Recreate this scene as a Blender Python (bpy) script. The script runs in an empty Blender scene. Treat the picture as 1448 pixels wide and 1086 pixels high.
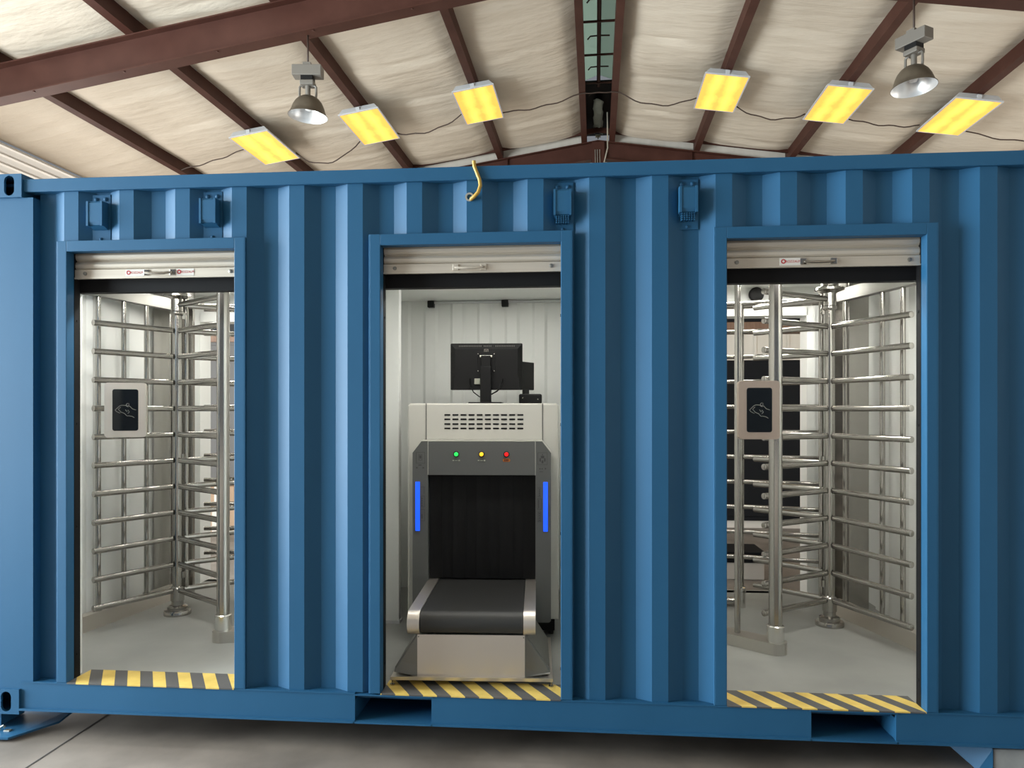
import bpy, bmesh, math, random
from math import sin, cos, pi, radians
from mathutils import Matrix, Vector
random.seed(7)
C = bpy.context.scene.collection
PI = pi

# ------------------------------------------------------------------ materials
def mat(name, col, rough=.5, metal=0.0, spec=None, emit=None, es=0.0, noise=None, bump=None, coat=0.0):
    m = bpy.data.materials.new(name); m.use_nodes = True
    nt = m.node_tree; b = nt.nodes['Principled BSDF']
    b.inputs['Base Color'].default_value = (*col, 1)
    b.inputs['Roughness'].default_value = rough
    b.inputs['Metallic'].default_value = metal
    if spec is not None: b.inputs['Specular IOR Level'].default_value = spec
    if coat: b.inputs['Coat Weight'].default_value = coat
    if emit:
        b.inputs['Emission Color'].default_value = (*emit, 1); b.inputs['Emission Strength'].default_value = es
    tc = nt.nodes.new('ShaderNodeTexCoord')
    if noise:                                   # (scale, col2, amount, detail, stretch)
        sc, c2, lo, hi, st = noise
        mp = nt.nodes.new('ShaderNodeMapping'); mp.inputs['Scale'].default_value = st
        n = nt.nodes.new('ShaderNodeTexNoise'); n.inputs['Scale'].default_value = sc; n.inputs['Detail'].default_value = 6
        r = nt.nodes.new('ShaderNodeValToRGB')
        r.color_ramp.elements[0].position = lo; r.color_ramp.elements[1].position = hi
        r.color_ramp.elements[0].color = (*col, 1); r.color_ramp.elements[1].color = (*c2, 1)
        nt.links.new(tc.outputs['Object'], mp.inputs['Vector']); nt.links.new(mp.outputs['Vector'], n.inputs['Vector'])
        nt.links.new(n.outputs['Fac'], r.inputs['Fac']); nt.links.new(r.outputs['Color'], b.inputs['Base Color'])
    if bump:                                    # (scale, strength, dist, stretch)
        sc, s, di, st = bump
        mp2 = nt.nodes.new('ShaderNodeMapping'); mp2.inputs['Scale'].default_value = st
        n2 = nt.nodes.new('ShaderNodeTexNoise'); n2.inputs['Scale'].default_value = sc; n2.inputs['Detail'].default_value = 5
        bp = nt.nodes.new('ShaderNodeBump'); bp.inputs['Strength'].default_value = s; bp.inputs['Distance'].default_value = di
        nt.links.new(tc.outputs['Object'], mp2.inputs['Vector']); nt.links.new(mp2.outputs['Vector'], n2.inputs['Vector'])
        nt.links.new(n2.outputs['Fac'], bp.inputs['Height']); nt.links.new(bp.outputs['Normal'], b.inputs['Normal'])
    return m

def translucent(name, col, amt):                # weathered light-transmitting cladding
    m = mat(name, col, .5); nt = m.node_tree; b = nt.nodes['Principled BSDF']; out = nt.nodes['Material Output']
    tr = nt.nodes.new('ShaderNodeBsdfTranslucent'); tr.inputs['Color'].default_value = (*col, 1)
    mx = nt.nodes.new('ShaderNodeMixShader'); mx.inputs[0].default_value = amt
    nt.links.new(b.outputs[0], mx.inputs[1]); nt.links.new(tr.outputs[0], mx.inputs[2]); nt.links.new(mx.outputs[0], out.inputs['Surface'])
    return m
M = {}
M['blue'] = mat('blue_paint', (.0175, .092, .192), .5, spec=.25, noise=(2.5, (.021, .103, .212), .35, .7, (1, 1, .4)), bump=(60, .06, .002, (1, 1, 1)))
M['white_panel'] = mat('white_panel', (.74, .755, .735), .5)
M['inner_floor'] = mat('grey_vinyl_floor', (.27, .275, .26), .42, noise=(3.0, (.33, .335, .315), .35, .7, (1, 1, 1)))
M['steel'] = mat('stainless_steel', (.40, .385, .36), .19, 1.0)
M['steel_flat'] = mat('brushed_steel_sheet', (.80, .75, .69), .42, 1.0, bump=(30, .06, .001, (.05, 1, 4)))
M['steel_dark'] = mat('dull_steel_sheet', (.27, .268, .25), .5, 1.0)
M['steel_chan'] = mat('satin_steel_channel', (.58, .56, .52), .36, 1.0)
M['warm_sheen'] = mat('steel_warm_sheen', (.60, .50, .42), .36, 1.0)  # warm reflection put into the base colour of a plain steel frame
M['polished'] = mat('polished_steel', (.72, .71, .68), .14, 1.0)
M['alu'] = mat('aluminium_shutter', (.54, .485, .41), .48, .5, noise=(6, (.62, .565, .485), .4, .65, (.2, 1, 6)))
M['black'] = mat('black_plastic', (.006, .006, .0065), .45, spec=.3)
M['black_trim'] = mat('black_trim', (.006, .006, .007), .7, spec=.2)
M['rubber'] = mat('black_rubber_belt', (.026, .026, .025), .5, bump=(160, .12, .001, (1, 1, 1)))
M['curtain'] = mat('lead_curtain', (.007, .007, .0075), .6, spec=.25)
M['beige'] = mat('beige_powder_coat', (.54, .53, .485), .42)
M['seam'] = mat('seam_shadow_gap', (.12, .12, .11), .7)
M['grey_face'] = mat('grey_powder_coat', (.115, .118, .115), .42, bump=(200, .05, .001, (1, 1, 1)))
M['decal'] = mat('printed_decal', (.05, .05, .05), .6)
M['plate'] = mat('label_plate', (.42, .43, .36), .5)
M['orange_plate'] = mat('orange_label', (.45, .14, .02), .45)
M['blue_led'] = mat('blue_light_bar', (.02, .1, .8), .3, emit=(.006, .09, 1.0), es=1.0)
M['green_led'] = mat('green_lamp', (.02, .6, .1), .3, emit=(.03, .9, .12), es=.95)
M['yellow_led'] = mat('yellow_lamp', (.8, .5, .02), .3, emit=(1.0, .62, .03), es=.95)
M['red_led'] = mat('red_lamp', (.7, .01, .01), .3, emit=(.9, .012, .012), es=.95)
M['screen'] = mat('black_glass_screen', (.004, .006, .008), .1, spec=.3)
M['icon'] = mat('pale_print', (.22, .22, .20), .6)
M['brown'] = mat('red_oxide_steel', (.050, .0165, .0105), .55, spec=.25, noise=(3, (.066, .024, .016), .4, .7, (1, 1, 1)))
M['insul'] = mat('roof_insulation_facing', (.53, .46, .37), .75, noise=(.8, (.63, .555, .455), .35, .7, (1, .5, 1)), bump=(2.2, .6, .06, (.7, 2.4, 1)))
M['end_panel'] = mat('end_wall_panel', (.55, .50, .43), .7, noise=(1.5, (.62, .57, .50), .4, .7, (3, 3, .3)))
M['ribbed'] = mat('white_ribbed_cladding', (.74, .73, .70), .5)
M['concrete'] = mat('concrete_floor', (.118, .099, .083), .55, noise=(2.2, (.230, .198, .170), .34, .68, (1, 1, 1)), bump=(14, .10, .01, (1, 1, 1)))
M['apron'] = mat('bounce_apron_concrete', (.42, .40, .37), .8, noise=(1.2, (.50, .48, .44), .4, .7, (1, 1, 1)))
M['joint'] = mat('floor_joint', (.035, .03, .028), .8)
M['lamp_case'] = mat('grey_lamp_case', (.17, .155, .135), .5, .2)
M['shade_out'] = mat('weathered_shade', (.085, .068, .048), .5, .3, noise=(5, (.13, .105, .075), .4, .65, (1, 1, 1)))
M['shade_in'] = mat('reflector_aluminium', (.80, .80, .80), .3, .5)
M['bulb'] = mat('lamp_glass', (.75, .75, .75), .08)
M['galv'] = mat('white_fixture_tray', (.52, .53, .54), .45)

M['vent_pale'] = translucent('pale_ridge_sheet', (.50, .60, .55), .6)
M['foil'] = mat('foil_scrap', (.36, .42, .38), .5)
M['clad_light'] = translucent('translucent_ribbed_cladding', (.80, .76, .70), .42)
M['wire'] = mat('dark_wire', (.05, .03, .022), .6)
M['cord_y'] = mat('yellow_cord', (.50, .32, .06), .4)
M['silver'] = mat('bright_wire', (.70, .68, .6), .3, .8)
M['yellow_p'] = mat('yellow_tape', (.72, .52, .10), .55)
M['red'] = mat('red_print', (.45, .02, .03), .5)
M['darkred'] = mat('dark_red_print', (.10, .02, .02), .5)
M['sticker'] = mat('white_sticker', (.70, .68, .64), .5)
M['dark_obj'] = mat('dark_cabinet_paint', (.006, .006, .007), .55, spec=.2)
M['taupe'] = mat('taupe_cabinet', (.062, .053, .046), .6)
M['timber'] = mat('brown_timber', (.16, .085, .05), .65, noise=(4, (.21, .12, .075), .4, .7, (6, 1, 1)))
M['carton'] = mat('cardboard', (.30, .19, .115), .8)
M['block'] = mat('concrete_block', (.33, .34, .34), .8, noise=(9, (.42, .43, .43), .4, .7, (1, 1, 1)))
M['pale_crate'] = mat('pale_crate', (.50, .44, .38), .7)

def hazard_mat():                               # yellow / grey diagonal stripes painted on the plate
    m = bpy.data.materials.new('hazard_stripes'); m.use_nodes = True
    nt = m.node_tree; b = nt.nodes['Principled BSDF']; b.inputs['Roughness'].default_value = .55
    tc = nt.nodes.new('ShaderNodeTexCoord'); sp = nt.nodes.new('ShaderNodeSeparateXYZ')
    nt.links.new(tc.outputs['Object'], sp.inputs[0])
    a = nt.nodes.new('ShaderNodeMath'); a.operation = 'MULTIPLY_ADD'; a.inputs[1].default_value = .62
    nt.links.new(sp.outputs['Y'], a.inputs[0]); nt.links.new(sp.outputs['X'], a.inputs[2])
    d = nt.nodes.new('ShaderNodeMath'); d.operation = 'DIVIDE'; d.inputs[1].default_value = .129
    nt.links.new(a.outputs[0], d.inputs[0])
    f = nt.nodes.new('ShaderNodeMath'); f.operation = 'FRACT'; nt.links.new(d.outputs[0], f.inputs[0])
    g = nt.nodes.new('ShaderNodeMath'); g.operation = 'GREATER_THAN'; g.inputs[1].default_value = .5
    nt.links.new(f.outputs[0], g.inputs[0])
    n = nt.nodes.new('ShaderNodeTexNoise'); n.inputs['Scale'].default_value = 14; n.inputs['Detail'].default_value = 5
    nt.links.new(tc.outputs['Object'], n.inputs['Vector'])
    rr = nt.nodes.new('ShaderNodeValToRGB'); rr.color_ramp.elements[0].position = .3; rr.color_ramp.elements[1].position = .7
    rr.color_ramp.elements[0].color = (.60, .42, .09, 1); rr.color_ramp.elements[1].color = (.74, .54, .14, 1)
    nt.links.new(n.outputs['Fac'], rr.inputs['Fac'])
    x = nt.nodes.new('ShaderNodeMix'); x.data_type = 'RGBA'
    nt.links.new(g.outputs[0], x.inputs[0]); x.inputs[6].default_value = (.085, .083, .082, 1)
    nt.links.new(rr.outputs['Color'], x.inputs[7]); nt.links.new(x.outputs[2], b.inputs['Base Color'])
    return m
M['hazard'] = hazard_mat()

def lens_mat():                                 # yellowed acrylic lens with two tubes glowing through
    m = bpy.data.materials.new('yellow_light_lens'); m.use_nodes = True
    nt = m.node_tree; b = nt.nodes['Principled BSDF']
    b.inputs['Base Color'].default_value = (.7, .45, .1, 1); b.inputs['Roughness'].default_value = .4
    tc = nt.nodes.new('ShaderNodeTexCoord'); sp = nt.nodes.new('ShaderNodeSeparateXYZ')
    nt.links.new(tc.outputs['Object'], sp.inputs[0])
    ab = nt.nodes.new('ShaderNodeMath'); ab.operation = 'ABSOLUTE'; nt.links.new(sp.outputs['X'], ab.inputs[0])
    sb = nt.nodes.new('ShaderNodeMath'); sb.operation = 'SUBTRACT'; sb.inputs[1].default_value = .12; nt.links.new(ab.outputs[0], sb.inputs[0])
    a2 = nt.nodes.new('ShaderNodeMath'); a2.operation = 'ABSOLUTE'; nt.links.new(sb.outputs[0], a2.inputs[0])
    n = nt.nodes.new('ShaderNodeTexNoise'); n.inputs['Scale'].default_value = 5; nt.links.new(tc.outputs['Object'], n.inputs['Vector'])
    ad = nt.nodes.new('ShaderNodeMath'); ad.operation = 'MULTIPLY_ADD'; ad.inputs[1].default_value = .16; nt.links.new(n.outputs['Fac'], ad.inputs[0]); nt.links.new(a2.outputs[0], ad.inputs[2])
    r = nt.nodes.new('ShaderNodeValToRGB')
    r.color_ramp.elements[0].position = .06; r.color_ramp.elements[0].color = (1.0, .80, .10, 1)
    r.color_ramp.elements[1].position = .19; r.color_ramp.elements[1].color = (.80, .37, .028, 1)
    nt.links.new(ad.outputs[0], r.inputs['Fac'])
    nt.links.new(r.outputs['Color'], b.inputs['Emission Color']); b.inputs['Emission Strength'].default_value = 1.0
    return m
M['lens'] = lens_mat()

# ------------------------------------------------------------------ mesh builder
class MB:
    def __init__(s): s.bm = bmesh.new()
    def box(s, x0, x1, y0, y1, z0, z1, bev=0.0, rot=None, piv=None):
        g = bmesh.ops.create_cube(s.bm, size=1)['verts']
        for v in g: v.co = Vector(((x0+x1)/2+v.co.x*(x1-x0), (y0+y1)/2+v.co.y*(y1-y0), (z0+z1)/2+v.co.z*(z1-z0)))
        if bev:
            es = list({e for v in g for e in v.link_edges})
            r = bmesh.ops.bevel(s.bm, geom=es, offset=bev, segments=2, affect='EDGES', profile=.5)
            g = list({v for f in r['faces'] for v in f.verts} | {v for v in g if v.is_valid})
        if rot is not None:
            p = Vector(piv) if piv else Vector(((x0+x1)/2, (y0+y1)/2, (z0+z1)/2))
            bmesh.ops.rotate(s.bm, verts=g, cent=p, matrix=rot)
        return s
    def cyl(s, p, q, r, r2=None, n=16, cap=True, smooth=True):
        p, q = Vector(p), Vector(q); d = q-p
        ret = bmesh.ops.create_cone(s.bm, cap_ends=cap, cap_tris=False, segments=n, radius1=r, radius2=r if r2 is None else r2, depth=d.length)
        R = d.to_track_quat('Z', 'Y').to_matrix().to_4x4()
        bmesh.ops.transform(s.bm, matrix=Matrix.Translation((p+q)/2) @ R, verts=ret['verts'])
        for f in {f for v in ret['verts'] for f in v.link_faces}:
            if len(f.verts) == 4 and smooth: f.smooth = True
        return s
    def lathe(s, prof, c=(0, 0, 0), n=32, smooth=True, M4=None, caps=True, ring=False):
        rings = []
        for r, z in prof:
            rings.append([s.bm.verts.new((r*cos(2*PI*i/n), r*sin(2*PI*i/n), z)) for i in range(n)])
        vs = [v for R in rings for v in R]
        for a, b in (list(zip(rings, rings[1:]))+([(rings[-1], rings[0])] if ring else [])):
            for i in range(n):
                f = s.bm.faces.new((a[i], a[(i+1) % n], b[(i+1) % n], b[i])); f.smooth = smooth
        if ring: caps = False
        if caps and prof[0][0] > 1e-4: s.bm.faces.new(list(reversed(rings[0])))
        if caps and prof[-1][0] > 1e-4: s.bm.faces.new(rings[-1])
        T = Matrix.Translation(c)
        if M4 is not None: T = T @ M4
        bmesh.ops.transform(s.bm, matrix=T, verts=vs)
        return s
    def tube(s, pts, r, n=8, flat=1.0):
        pts = [Vector(p) for p in pts]; rings = []
        up = Vector((0, 0, 1)); prev = None
        for i, p in enumerate(pts):
            t = (pts[min(i+1, len(pts)-1)]-pts[max(i-1, 0)]).normalized()
            a = (prev - t*prev.dot(t)) if prev is not None else (up - t*up.dot(t) if abs(t.z) < .95 else Vector((1, 0, 0))-t*t.x)
            a.normalize(); b = t.cross(a); prev = a
            rings.append([s.bm.verts.new(p + r*(cos(2*PI*k/n)*a + sin(2*PI*k/n)*b*flat)) for k in range(n)])
        for A, B in zip(rings, rings[1:]):
            for k in range(n):
                f = s.bm.faces.new((A[k], A[(k+1) % n], B[(k+1) % n], B[k])); f.smooth = True
        s.bm.faces.new(list(reversed(rings[0]))); s.bm.faces.new(rings[-1])
        return s
    def prism(s, poly, vec, smooth=False):       # polygon of 3-D points swept along vec
        vec = Vector(vec)
        a = [s.bm.verts.new(p) for p in poly]; b = [s.bm.verts.new(Vector(p)+vec) for p in poly]
        n = len(a)
        s.bm.faces.new(list(reversed(a))); s.bm.faces.new(b)
        for i in range(n): 
            f = s.bm.faces.new((a[i], a[(i+1) % n], b[(i+1) % n], b[i])); f.smooth = smooth
        return s
    def holed(s, outer, inner, vec):             # plate with one hole
        vec = Vector(vec); es = []
        for loop in (outer, inner):
            vs = [s.bm.verts.new(p) for p in loop]
            es += [s.bm.edges.new((vs[i], vs[(i+1) % len(vs)])) for i in range(len(vs))]
        r = bmesh.ops.triangle_fill(s.bm, edges=es, use_beauty=True)
        fs = [f for f in r['geom'] if isinstance(f, bmesh.types.BMFace)]
        ex = bmesh.ops.extrude_face_region(s.bm, geom=fs)
        bmesh.ops.translate(s.bm, vec=vec, verts=[v for v in ex['geom'] if isinstance(v, bmesh.types.BMVert)])
        return s
    def face(s, pts):
        s.bm.faces.new([s.bm.verts.new(p) for p in pts]); return s

def obj(name, mb, m, parent=None, Mx=None, fix=True):
    if fix: bmesh.ops.recalc_face_normals(mb.bm, faces=mb.bm.faces)
    me = bpy.data.meshes.new(name); mb.bm.to_mesh(me); mb.bm.free(); sm = [p.use_smooth for p in me.polygons]
    if any(sm):
        me.set_sharp_from_angle(angle=radians(38)); me.polygons.foreach_set('use_smooth', sm)
    for k in (m if isinstance(m, (list, tuple)) else [m]): me.materials.append(M[k] if isinstance(k, str) else k)
    o = bpy.data.objects.new(name, me); C.objects.link(o)
    if parent: o.parent = parent
    if Mx is not None: o.matrix_world = Mx
    return o
def tag(o, label, cat, group=None, kind=None):
    o['label'] = label; o['category'] = cat
    if group: o['group'] = group
    if kind: o['kind'] = kind
    return o
def struct(o): o['kind'] = 'structure'; return o
def thing(name, label, cat, Mx=None, group=None):
    o = bpy.data.objects.new(name, None); C.objects.link(o); o.empty_display_size = .2
    if Mx is not None: o.matrix_world = Mx
    return tag(o, label, cat, group)
T3 = lambda x, y, z, rz=0: Matrix.Translation((x, y, z)) @ Matrix.Rotation(rz, 4, 'Z')
def rrect(x0, x1, z0, z1, r, y, n=5):
    pts = []
    for cx_, cz_, a0 in ((x1-r, z1-r, 0), (x0+r, z1-r, 90), (x0+r, z0+r, 180), (x1-r, z0+r, 270)):
        for i in range(n+1):
            a = radians(a0+90*i/n); pts.append((cx_+r*cos(a), y, cz_+r*sin(a)))
    return pts

# ------------------------------------------------------------------ camera
EYE = (2.827, -3.294, 1.569)
cam = bpy.data.cameras.new('camera'); co = bpy.data.objects.new('camera', cam); C.objects.link(co)
cam.sensor_width = 36; cam.lens = 36*1035/1448; cam.clip_start = .05; cam.clip_end = 200
cam.shift_y = (579-543)/1448
co.location = EYE; co.rotation_euler = (radians(90), 0, radians(5.0))
bpy.context.scene.camera = co

# building frame: its long axis stands 1.5 degrees off the container's
BL = Matrix.Translation((2.827, -3.294, 0)) @ Matrix.Rotation(radians(-1.5), 4, 'Z')
def B(x, y, z, rz=0): return BL @ T3(x, y, z, rz)
RX = .05                                        # ridge line
def zb(x): return 6.56 - .1525*abs(x-RX)        # underside of the purlins

# ================================================================== BUILDING
YF, YE = -5.0, 14.25
struct(obj('floor', MB().box(-8.5, 8.6, YF, YE, -.15, 0), 'concrete', Mx=BL))
struct(obj('floor', MB().box(-16, 16, -18, YF, -.15, -.01), 'apron', Mx=BL))  # unseen apron, added to bounce sunlight up onto the roof
j = MB().box(-.004, .004, -3.2, 16.5, 0, .0012)
struct(obj('trim_1', j, 'joint', Mx=T3(.43, 0, .0005)))
# roof insulation: one sagging blanket per purlin bay
PX = [-8.5, -6.85, -5.16, -3.47, -1.77, -.20, .30, 1.83, 3.46, 5.10, 6.87, 8.6]
mb = MB()
def roof_strip(xa, xb_, sag, nx=8, ny=250):
    g = []
    for jy in range(ny+1):
        y = YF + (13.55-YF)*jy/ny; row = []
        for i in range(nx+1):
            t = i/nx; x = xa+(xb_-xa)*t
            s_ = sag*(1-(2*t-1)**4)*(1+.28*sin(y*1.9+xa*3)+.2*sin(y*4.3+xa))
            u_ = (y+.45*sin(xa*2.3)+.10*sin(PI*t+xa)) % 1.22-.61
            seam = .035*math.exp(-u_*u_/.0035)*sin(PI*t)-.02*math.exp(-(u_-.11)**2/.006)*sin(PI*t)
            row.append(mb.bm.verts.new((x, y, zb(x)+.185-s_+seam)))
        g.append(row)
    for a, b in zip(g, g[1:]):
        for i in range(nx): f = mb.bm.faces.new((a[i], b[i], b[i+1], a[i+1])); f.smooth = True
for a, b in zip(PX, PX[1:]):
    if a == -.20: continue
    roof_strip(a, b, .075)
struct(obj('ceiling', mb, 'insul', Mx=BL, fix=False))
# outer roof skin above the blanket
mb = MB()
for s_, xe in ((-1, -8.6), (1, 8.7)):
    x0 = RX+s_*.24
    mb.prism([(x0, YF, zb(x0)+.30), (xe, YF, zb(xe)+.30), (xe, YF, zb(xe)+.33), (x0, YF, zb(x0)+.33)], (0, YE-YF, 0))
struct(obj('trim_2', mb, 'galv', Mx=BL))

# walls
mb = MB()
nr = 40; zt = zb(-8.5)+.16
prof = []
for i in range(nr):                             # horizontal ribs
    z0 = zt*i/nr; h = zt/nr
    prof += [(-8.5, z0), (-8.5, z0+h*.55), (-8.46, z0+h*.68), (-8.46, z0+h*.87)]
prof.append((-8.5, zt))
def ribbed(y0, y1, zlo=0):
    p = [(x, z) for x, z in prof if z >= zlo]
    poly = [(x, y0, z) for x, z in p] + [(-8.62, y0, p[-1][1]), (-8.62, y0, p[0][1])]
    mb.prism(poly, (0, y1-y0, 0))
ZW = 4.3
def wall_run(y0, y1, lo, hi):
    p = [(x, z) for x, z in prof if lo <= z <= hi]
    mb.prism([(x, y0, z) for x, z in p] + [(-8.53, y0, p[-1][1]), (-8.53, y0, p[0][1])], (0, y1-y0, 0))
wall_run(YF, -3.6, 0, ZW); wall_run(4.6, 6.0, 0, ZW); wall_run(12.6, YE, 0, ZW)
struct(obj('wall_left', mb, 'ribbed', Mx=BL))
mb = MB()
p = [(x, z) for x, z in prof if z >= ZW]
g = [[mb.bm.verts.new((x, y, z)) for x, z in p] for y in (YF, YE)]
for i in range(len(p)-1): mb.bm.faces.new((g[0][i], g[1][i], g[1][i+1], g[0][i+1]))
struct(obj('wall_left_upper', mb, 'clad_light', Mx=BL))  # upper left wall, translucency added to make its ribs bright
mb = MB().box(8.62, 8.74, YF, YE, 0, zb(8.6)+.2)
struct(obj('wall_right', mb, 'ribbed', Mx=BL))
mb = MB()
z2 = lambda x: zb(x)+.2
mb.prism([(-8.6, YE, 0), (8.7, YE, 0), (8.7, YE, z2(8.7)), (RX, YE, z2(RX)), (-8.6, YE, z2(-8.6))], (0, .12, 0))
for i in range(57):
    x = -8.4+.3*i
    mb.box(x-.02, x+.02, YE-.018, YE+.01, .0, z2(x)-.02)
struct(obj('wall_back', mb, 'end_panel', Mx=BL))
mb = MB()
for s_, xe in ((-1, -8.45), (1, 8.55)):         # dark eave angle along the top of the end wall
    mb.prism([(RX, 13.55, zb(RX)+.115), (xe, 13.55, zb(xe)+.115), (xe, 13.55, zb(xe)+.20), (RX, 13.55, zb(RX)+.20)], (0, .05, 0))
struct(obj('trim_3', mb, 'brown', Mx=BL))
mb = MB()
for s_, xe in ((-1, -8.45), (1, 8.55)):         # pale closure strip above the far rafters
    mb.prism([(RX+s_*.3, 13.74, zb(RX)-.05), (xe, 13.74, zb(xe)), (xe, 13.74, zb(xe)+.29), (RX+s_*.3, 13.74, zb(RX+.3)+.29)], (0, .02, 0))
struct(obj('trim_4', mb, 'end_panel', Mx=BL))

# purlins
plab = {-6.85: 'leftmost reddish brown steel roof purlin, carrying no light panel', -5.16: 'brown roof purlin above the leftmost yellow light panel',
        -3.47: 'brown roof purlin above the second yellow light panel from left', -1.77: 'brown roof purlin above the yellow light panel just left of ridge',
        -.20: 'brown ridge purlin on the left side of the ridge gap', .30: 'brown ridge purlin on the right side of the ridge gap',
        1.83: 'brown roof purlin above the yellow light panel just right of ridge', 3.46: 'brown roof purlin above the second yellow light panel from right',
        5.10: 'brown roof purlin above the rightmost yellow light panel', 6.87: 'brown roof purlin showing only a sliver above container at right edge'}
for x, lab in plab.items():
    sl = .1525 if x < RX else -.1525
    w = .043
    def L(dx, dz): return (dx, 0, dz+sl*dx)
    mb = MB()
    for off0, off1, y0, y1 in ((0, .012, 0, 0), ):
        pass
    sgn = -1 if x < RX else 1                   # web on the ridge side, flanges reaching outwards
    web = -sgn*w
    P = [L(web, 0), L(web+sgn*.10, 0), L(web+sgn*.10, .018), L(web+sgn*.088, .018), L(web+sgn*.088, .008), L(web+sgn*.010, .008),
         L(web+sgn*.010, .185), L(web+sgn*.10, .185), L(web+sgn*.10, .195), L(web, .195)]
    mb.prism(P, (0, YE-.15-YF, 0))
    for k in range(9): mb.cyl((web+sgn*.05, .8+k*2.1, -.006+sl*(web+sgn*.05)), (web+sgn*.05, .8+k*2.1, .004+sl*(web+sgn*.05)), .011, n=8)
    o = obj('roof_purlin', mb, 'brown', Mx=B(x, YF, zb(x)))
    tag(o, lab, 'roof beam', 'roof purlins')

# rafters (I-beams following the roof pitch)
def rafter(y, side, depth, lab):
    xe = -8.44 if side < 0 else 8.55
    L_ = abs(xe-RX); dz = -.1525*L_; fw = .09
    mb = MB()
    def seg(z0, z1, hw):
        mb.prism([(0, -hw, z0), (side*L_, -hw, z0+dz), (side*L_, -hw, z1+dz), (0, -hw, z1)], (0, 2*hw, 0))
    seg(-.004-.016, -.004, fw); seg(-depth, -depth+.016, fw); seg(-depth+.016, -.02, .006)
    for k in range(1, 5) if y > 10 else (): mb.box(side*L_*k/5-.005, side*L_*k/5+.005, -.07, .07, -depth+.02+dz*k/5, -.022+dz*k/5)
    for k in range(7): mb.cyl((side*(.9+k*1.1), -fw*.6, -depth-.008-.1525*(.9+k*1.1)), (side*(.9+k*1.1), -fw*.6, -depth+.004-.1525*(.9+k*1.1)), .014, n=8)
    tag(obj('roof_rafter', mb, 'brown', Mx=B(RX, y, zb(RX))), lab, 'roof beam', 'roof rafters')
rafter(7.72, -1, .395, 'deep brown steel rafter crossing the upper left corner overhead')
rafter(7.72, 1, .395, 'deep brown steel rafter glimpsed at the upper right corner')
rafter(13.72, -1, .34, 'far brown rafter left of the ridge, just above the container')
rafter(13.72, 1, .34, 'far brown rafter right of the ridge, just above the container')
t = thing('ridge_post', 'brown steel post below the ridge where the far rafters meet', 'post', B(RX, 13.60, 0))
obj('post', MB().box(-.115, .115, .0, .02, 0, zb(RX)-.05).box(-.115, -.10, .02, .24, 0, zb(RX)-.36).box(.10, .115, .02, .24, 0, zb(RX)-.36), 'brown', t)
for x in (-.055, -.015, .03):
    mb = MB().tube([(x, -.02, zb(RX)-.20), (x+.005, -.022, zb(RX)-.5), (x, -.02, zb(RX)-1.0), (x, -.02, 3.0)], .007, 6)
    obj('conduit', mb, 'silver', t)
tag(obj('pull_cord', MB().tube([(.20, 0, 0), (.205, .01, -.6), (.17, .45, -.62), (.13, .9, -.66), (.125, .93, -1.2), (.125, .93, -2.0)], .011, 6), 'silver', Mx=B(0, 12.5, zb(0)+.05)),
    'thin pale cord running down beside the ridge post', 'cord')

# ridge gap: pale ventilator sheet with a dark rod and cross bars
t = thing('ridge_vent', 'pale green ridge ventilator strip with dark rod between ridge purlins', 'roof vent', B(RX, YF, zb(RX)))
mb = MB()
mb.prism([(-.26, 0, .36), (0, 0, .46), (.26, 0, .36), (.26, 0, .37), (0, 0, .475), (-.26, 0, .37)], (0, 17.0, 0))
obj('vent_sheet', mb, 'vent_pale', t)
mb = MB().box(-.26, -.235, 0, YE-YF, .17, .38).box(.235, .26, 0, YE-YF, .17, .38).box(-.26, .26, 17.0, YE-YF, .30, .37)
obj('vent_side', mb, 'dark_obj', t)
obj('operating_rod', MB().cyl((0, 9, .24), (0, 16.9, .24), .03, n=10), 'brown', t)
for k in range(9):
    y = 9.3+k*.93
    obj('cross_bar', MB().box(-.235, .235, y-.012, y+.012, .20, .225), 'brown', t)
    obj('brace', MB().tube([(-.16, y+.45, .20), (-.12, y+.43, .235), (0, y+.43, .24), (.15, y+.43, .235)], .011, 6), 'wire', t)
mb = MB()                                        # loose scrap of foil faced insulation
g = []
for i in range(13):
    row = []
    for k in range(4):
        row.append(mb.bm.verts.new((-.085+.055*k+.012*sin(i*1.7), 17.35+i*.125, .19+.03*sin(i*2.1+k*1.4)+.02*(i % 2))))
    g.append(row)
for a, b in zip(g, g[1:]):
    for k in range(3): f = mb.bm.faces.new((a[k], a[k+1], b[k+1], b[k])); f.smooth = True
o = obj('loose_foil', mb, 'foil', t); o.modifiers.new('s', 'SOLIDIFY').thickness = .006
obj('loose_foil_clip', MB().box(-.05, .05, 18.86, 18.94, .15, .18).box(-.012, .012, 18.84, 18.88, .10, .16), 'silver', t)

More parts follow.
